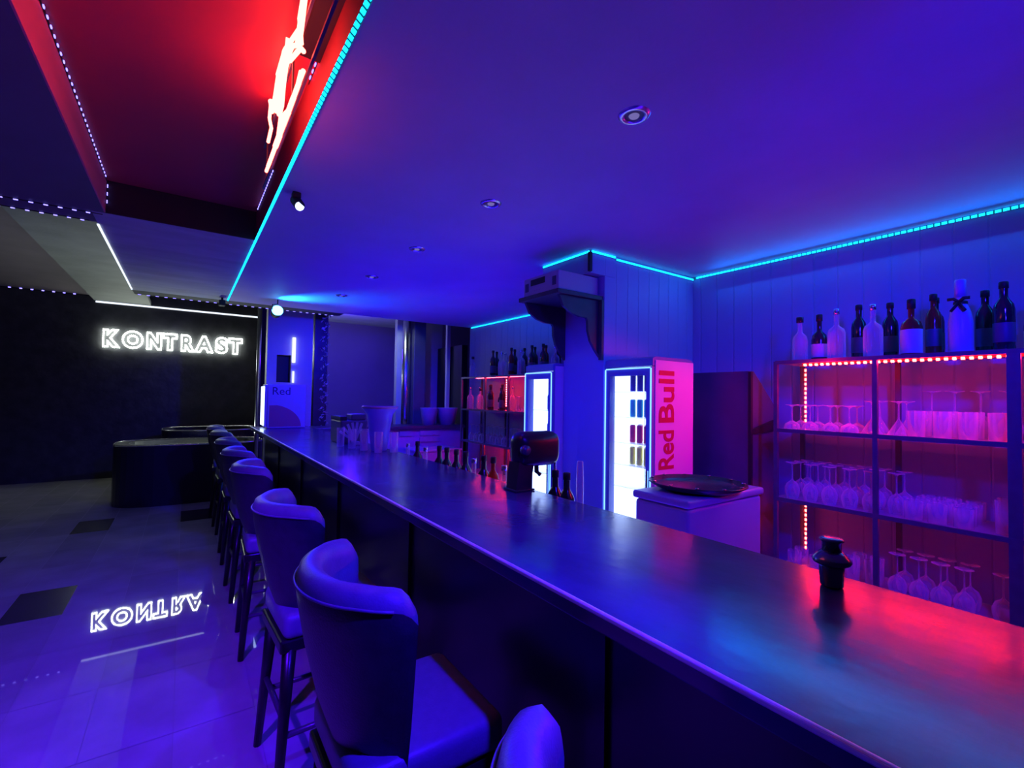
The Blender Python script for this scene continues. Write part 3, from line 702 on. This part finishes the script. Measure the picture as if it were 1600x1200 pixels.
# ------------------------------------------------------------------ white bin with round black tray
t = thing('ice_bin', 'white plastic bin behind the bar carrying a black round tray', 'bin', (1.70, 1.156, 0))
obj('body', B(0, .59, 0, .28, .02, 1.10, bev=.02, seg=3), M_white, t, True)
obj('lid', B(-.008, .598, -.008, .288, 1.10, 1.135, bev=.012, seg=3), M_white, t, True)
t = thing('serving_tray', 'round black serving tray with raised rim lying on the white bin', 'tray', (1.955, 1.285, 1.1358))
obj('tray_base', L([(.02, 0), (.15, 0), (.185, .012), (.215, .030), (.213, .036), (.18, .018), (.14, .007), (.01, .007)], 40), M_black, t, True)
for k in range(11):
    a = .3+k*2*PI/11; obj('rim_clip', B(.200*math.cos(a)-.006, .200*math.cos(a)+.006, .200*math.sin(a)-.006, .200*math.sin(a)+.006, .0325, .040, bev=.002), M_metal, t)

# ------------------------------------------------------------------ projector on its wall shelf
t = thing('wall_shelf', 'black wall shelf with two curved side brackets under the projector', 'shelf', (2.40, 2.34, 2.24))
obj('board', B(-.42, -.001, -.02, .42, .0, .03, bev=.003), M_bracket, t)
obj('back_board', B(-.022, -.001, -.03, .0, -.42, .0), M_bracket, t)
prof = [(-.385, 0), (-.001, 0), (-.001, -.40), (-.05, -.35), (-.095, -.29), (-.118, -.22), (-.122, -.15), (-.135, -.132), (-.20, -.130), (-.28, -.112), (-.345, -.075)]
for y0 in (.005, .375):
    bm = bmesh.new(); prism(bm, [(a, b-.0005) for a, b in prof], 'y', y0, y0+.022); obj('bracket', bm, M_bracket, t)
t = thing('projector', 'pale box-shaped projector on the black wall shelf', 'projector', (2.20, 2.36, 2.2705))
obj('housing', B(-.185, .19, 0, .385, .006, .138, bev=.008), M_projector, t)
obj('front_slot', B(-.188, -.1845, .14, .30, .075, .118, bev=.001), M_blackmat, t)
for y in (.04, .345):
    obj('foot', L([(.015, 0), (.015, .006)], 12, c=(-.12, y, 0)), M_blackmat, t)
    obj('side_vent', B(-.187, -.1845, y-.02, y+.02, .04, .10), M_darkmetal, t)
bm = bmesh.new()
bm.free()
for k in range(3): obj('button', L([(.004, 0), (.004, .003)], 10, c=(-.187, .20+.025*k, .035)), M_metal, t)
tag(obj('ceiling_conduit', B(2.235, 2.258, YC-.022, YC+.0, 2.42, ZC-.02), M_blackmat), 'thin dark conduit on the pier corner above the projector', 'pipe')

# ------------------------------------------------------------------ far end of the room
t = thing('room_divider', 'blue-lit upright shelf frame standing behind the small bar cooler', 'divider', (.90, 7.1, 0))
bm = bmesh.new(); 
box(bm, 0, .12, 0, .16, 0, 2.9); box(bm, .30, .58, 0, .16, 0, 2.9)
for a, b in ((0, 1.35), (1.62, 1.70), (2.08, 2.9)): box(bm, .1201, .2999, 0, .16, a, b)
obj('frame', bm, M_wallflat, t)
obj('backing', B(.121, .299, .10, .14, 1.35, 2.08), M_blackmat, t)
obj('white_tube', tube(bmesh.new(), [(.33, -.02, 1.98), (.33, -.02, 2.33)], .022, 10), E_white, t)
obj('white_tube', tube(bmesh.new(), [(.33, -.02, 1.70), (.33, -.02, 1.86)], .012, 10), E_white, t)  # lower glowing tube stands for a highlight reflected on the post edge
tag(obj('chrome_pole', tube(bmesh.new(), [(.89, 7.9, 0), (.89, 7.9, 3.3)], .03, 16), M_metal, smooth=True), 'shiny floor-to-ceiling pole left of the blue divider', 'pole')
t = thing('decorated_post', 'dark upright post wrapped in a shiny leaf garland', 'post', (1.60, 7.2, 0))
obj('post', B(-.09, .09, -.08, .08, 0, 3.0), M_blackpaint, t)
bm = bmesh.new()
for k in range(170):
    a = k*.55; z = .7+k*.0125+random.uniform(-.02, .02); r = .13
    c = Vector((.05+.045*math.cos(a)+random.uniform(-.02, .02), -.10+.02*math.sin(a), z)); d1 = Vector((random.uniform(-1, 1), random.uniform(-.5, .2), random.uniform(-1, 1))).normalized()*.028
    d2 = d1.cross(Vector((random.random(), random.random(), random.random()))).normalized()*.012
    v = [bm.verts.new(c+q) for q in (-d1, d2, d1, -d2)]; bm.faces.new(v)
g_ = obj('leaf_garland', bm, M_leaf, t); g_['kind'] = 'stuff'
struct('trim_1', B(2.66, 2.78, 6.9, 7.0, 0, 3.0), M_plaster)
tag(obj('steel_column', tube(bmesh.new(), [(2.76, 6.78, 0), (2.76, 6.78, 3.3)], .062, 24), M_metal, smooth=True), 'round shiny steel column left of the dark pillar by the far counter', 'column')
tag(obj('dark_pillar', B(2.84, 3.03, 6.66, 6.86, 0, 3.3, bev=.008), M_cabinet), 'square dark violet pillar behind the far counter', 'pillar')
t = thing('grey_partition', 'grey partition panel with a pale lower edge behind the ice buckets', 'partition', (3.34, 7.25, 0))
obj('panel', B(-.11, .26, 0, .06, 0, 2.9), M_plaster, t)
obj('pale_edge', B(-.10, -.035, -.02, -.001, 0, 2.05), M_white, t)
tag(obj('pale_post', B(3.44, 3.50, 6.75, 6.81, 0, 3.0, bev=.004), M_wallflat), 'narrow pale upright post beside the dark far doorway', 'post')

# ------------------------------------------------------------------ lights of the place and added fill lamps
def lamp(name, kind, loc, col, power, size=.1, rot=None, spot=None, blend=.4, sy=None, spread=None):
    l = bpy.data.lights.new(name, kind); l.color = col; l.energy = power
    if kind == 'AREA':
        l.size = size
        if spread: l.spread = spread
        if sy: l.shape = 'RECTANGLE'; l.size_y = sy
    else: l.shadow_soft_size = size
    if kind == 'SPOT': l.spot_size = spot; l.spot_blend = blend
    o = new_obj(name, l); o.location = loc
    if rot is not None:
        o.rotation_euler = (Vector(rot)-Vector(loc)).to_track_quat('-Z', 'Y').to_euler()
    return o
BL = (.010, .004, 1.0)
VI = (.045, .003, 1.0)
lamp('overbar_spot', 'SPOT', (.74, .02, 2.50), (.03, .003, 1), 420, .025, rot=(-.5, 2.5, 0), spot=1.35, blend=.5)
lamp('floor_fill', 'SPOT', (-.7, .9, 2.50), (.085, .004, 1), 640, .03, rot=(-1.0, 2.6, 0), spot=1.4, blend=.7)  # unseen lamp added to brighten the floor on the left
lamp('stage_wash', 'SPOT', (.80, 5.5, 2.36), BL, 160, .03, rot=(.6, 2.6, .9), spot=1.1, blend=.6)
lamp('ceiling_wash', 'SPOT', (.74, 5.62, 2.40), (.008, .24, 1), 260.0, .02, rot=(1.02, 5.46, 2.57), spot=1.35, blend=1)
lamp('bar_ceiling_fill', 'AREA', (1.6, .9, .70), (.045, .003, 1), 12, .7, rot=(1.6, .9, 3), sy=3.0, spread=2.2)  # unseen area lamps added behind the bar to light the ceiling
lamp('bar_ceiling_fill', 'AREA', (1.9, 4.3, .70), BL, 26, .7, rot=(1.9, 4.3, 3), sy=3.0, spread=2.2)
for k, p in enumerate((1, 15, 44, 60, 66)):
    lamp('bar_top_fill', 'SPOT', (1.295, 1.11+.96*k, ZC-.02), BL, p, .03, rot=(1.6, 1.11+.96*k, 0), spot=1.9, blend=.8)  # blue beams added to light the bar top; the downlights themselves look unlit
lamp('wall_fill', 'SPOT', (1.0, -.6, 2.3), BL, 170, .05, rot=(3.2, 2.3, 1.5), spot=1.2, blend=.9)  # added blue fill from behind the camera for the right wall
lamp('rack_fill', 'SPOT', (1.5, -.2, 2.45), BL, 150, .05, rot=(3.3, .9, 1.1), spot=1.3, blend=.9)  # unseen spot added to bring blue onto the near rack
lamp('rack_red_fill', 'POINT', (2.93, 1.15, 1.74), (1, .0, .05), 2, .05)  # extra red lamp added beside the rack strips
lamp('cooler_red_fill', 'SPOT', (2.93, 1.15, 1.74), (1, .0, .05), 22, .05, rot=(2.62, 1.9, 1.45), spot=1.3, blend=.8)  # added red spot that turns the cooler side pink
lamp('back_fill', 'POINT', (2.3, 8.0, 2.5), (.06, .004, 1), 30, .1)  # unseen violet lamp added to lift the dark far area
lamp('end_counter_fill', 'SPOT', (1.6, 4.4, 2.45), BL, 330, .04, rot=(1.9, 6.8, 1.2), spot=1.5, blend=.8)  # added spot brightening the end counter in blue
lamp('grey_ceiling_fill', 'AREA', (.12, 8.42, .5), (.85, 1, .85), 50, .5, rot=(-.3, 6.2, 2.9), sy=.3)  # unseen lamp added inside the booth to light the grey ceiling
lamp('partition_fill', 'SPOT', (2.2, 6.4, 2.9), (.8, 1, .9), 16, .03, rot=(3.25, 7.1, 1.5), spot=.9, blend=.7)  # added white spot for the grey uprights, no such lamp seen
lamp('pier_fill', 'SPOT', (.9, 1.9, 2.35), (.008, .01, 1), 55, .04, rot=(2.4, 2.5, 1.3), spot=1.0, blend=.8)  # unseen fill added to make the pier a purer blue
lamp('strip_glow', 'AREA', (3.41, .9, 2.50), (0, .22, 1), 8, .05, rot=(1.4, .9, 1.2), sy=2.4)
bpy.data.lights['strip_glow'].size = 2.4; bpy.data.lights['strip_glow'].size_y = .05
lamp('rack_strip_glow', 'AREA', (3.02, .40, 1.765), (1, 0, .04), 5, .03, rot=(1.9, .40, .9), sy=1.7)
bpy.data.lights['rack_strip_glow'].size = 1.7; bpy.data.lights['rack_strip_glow'].size_y = .03


w = bpy.data.worlds.new('World'); S.world = w; w.use_nodes = True
w.node_tree.nodes['Background'].inputs[0].default_value = (.05, .01, .8, 1); w.node_tree.nodes['Background'].inputs[1].default_value = .02

# ------------------------------------------------------------------ camera
R = [[0.81874273, 0.02897026, 0.57342921], [-0.5739378, 0.01347799, 0.81878797], [0.01599183, -0.9994894, 0.02766214]]
cd = bpy.data.cameras.new('camera'); cam = bpy.data.objects.new('camera', cd); COL.objects.link(cam)
mw = Matrix(((R[0][0], -R[0][1], -R[0][2], 0), (R[1][0], -R[1][1], -R[1][2], 0), (R[2][0], -R[2][1], -R[2][2], H), (0, 0, 0, 1)))
cam.matrix_world = mw
cd.sensor_width = 36; cd.lens = 36*729/1600; cd.clip_start = .02; cd.clip_end = 100
S.camera = cam
S.view_settings.view_transform = 'Standard'; S.view_settings.look = 'None'; S.view_settings.gamma = 1
S.view_settings.use_curve_mapping = False; S.view_settings.exposure = 0
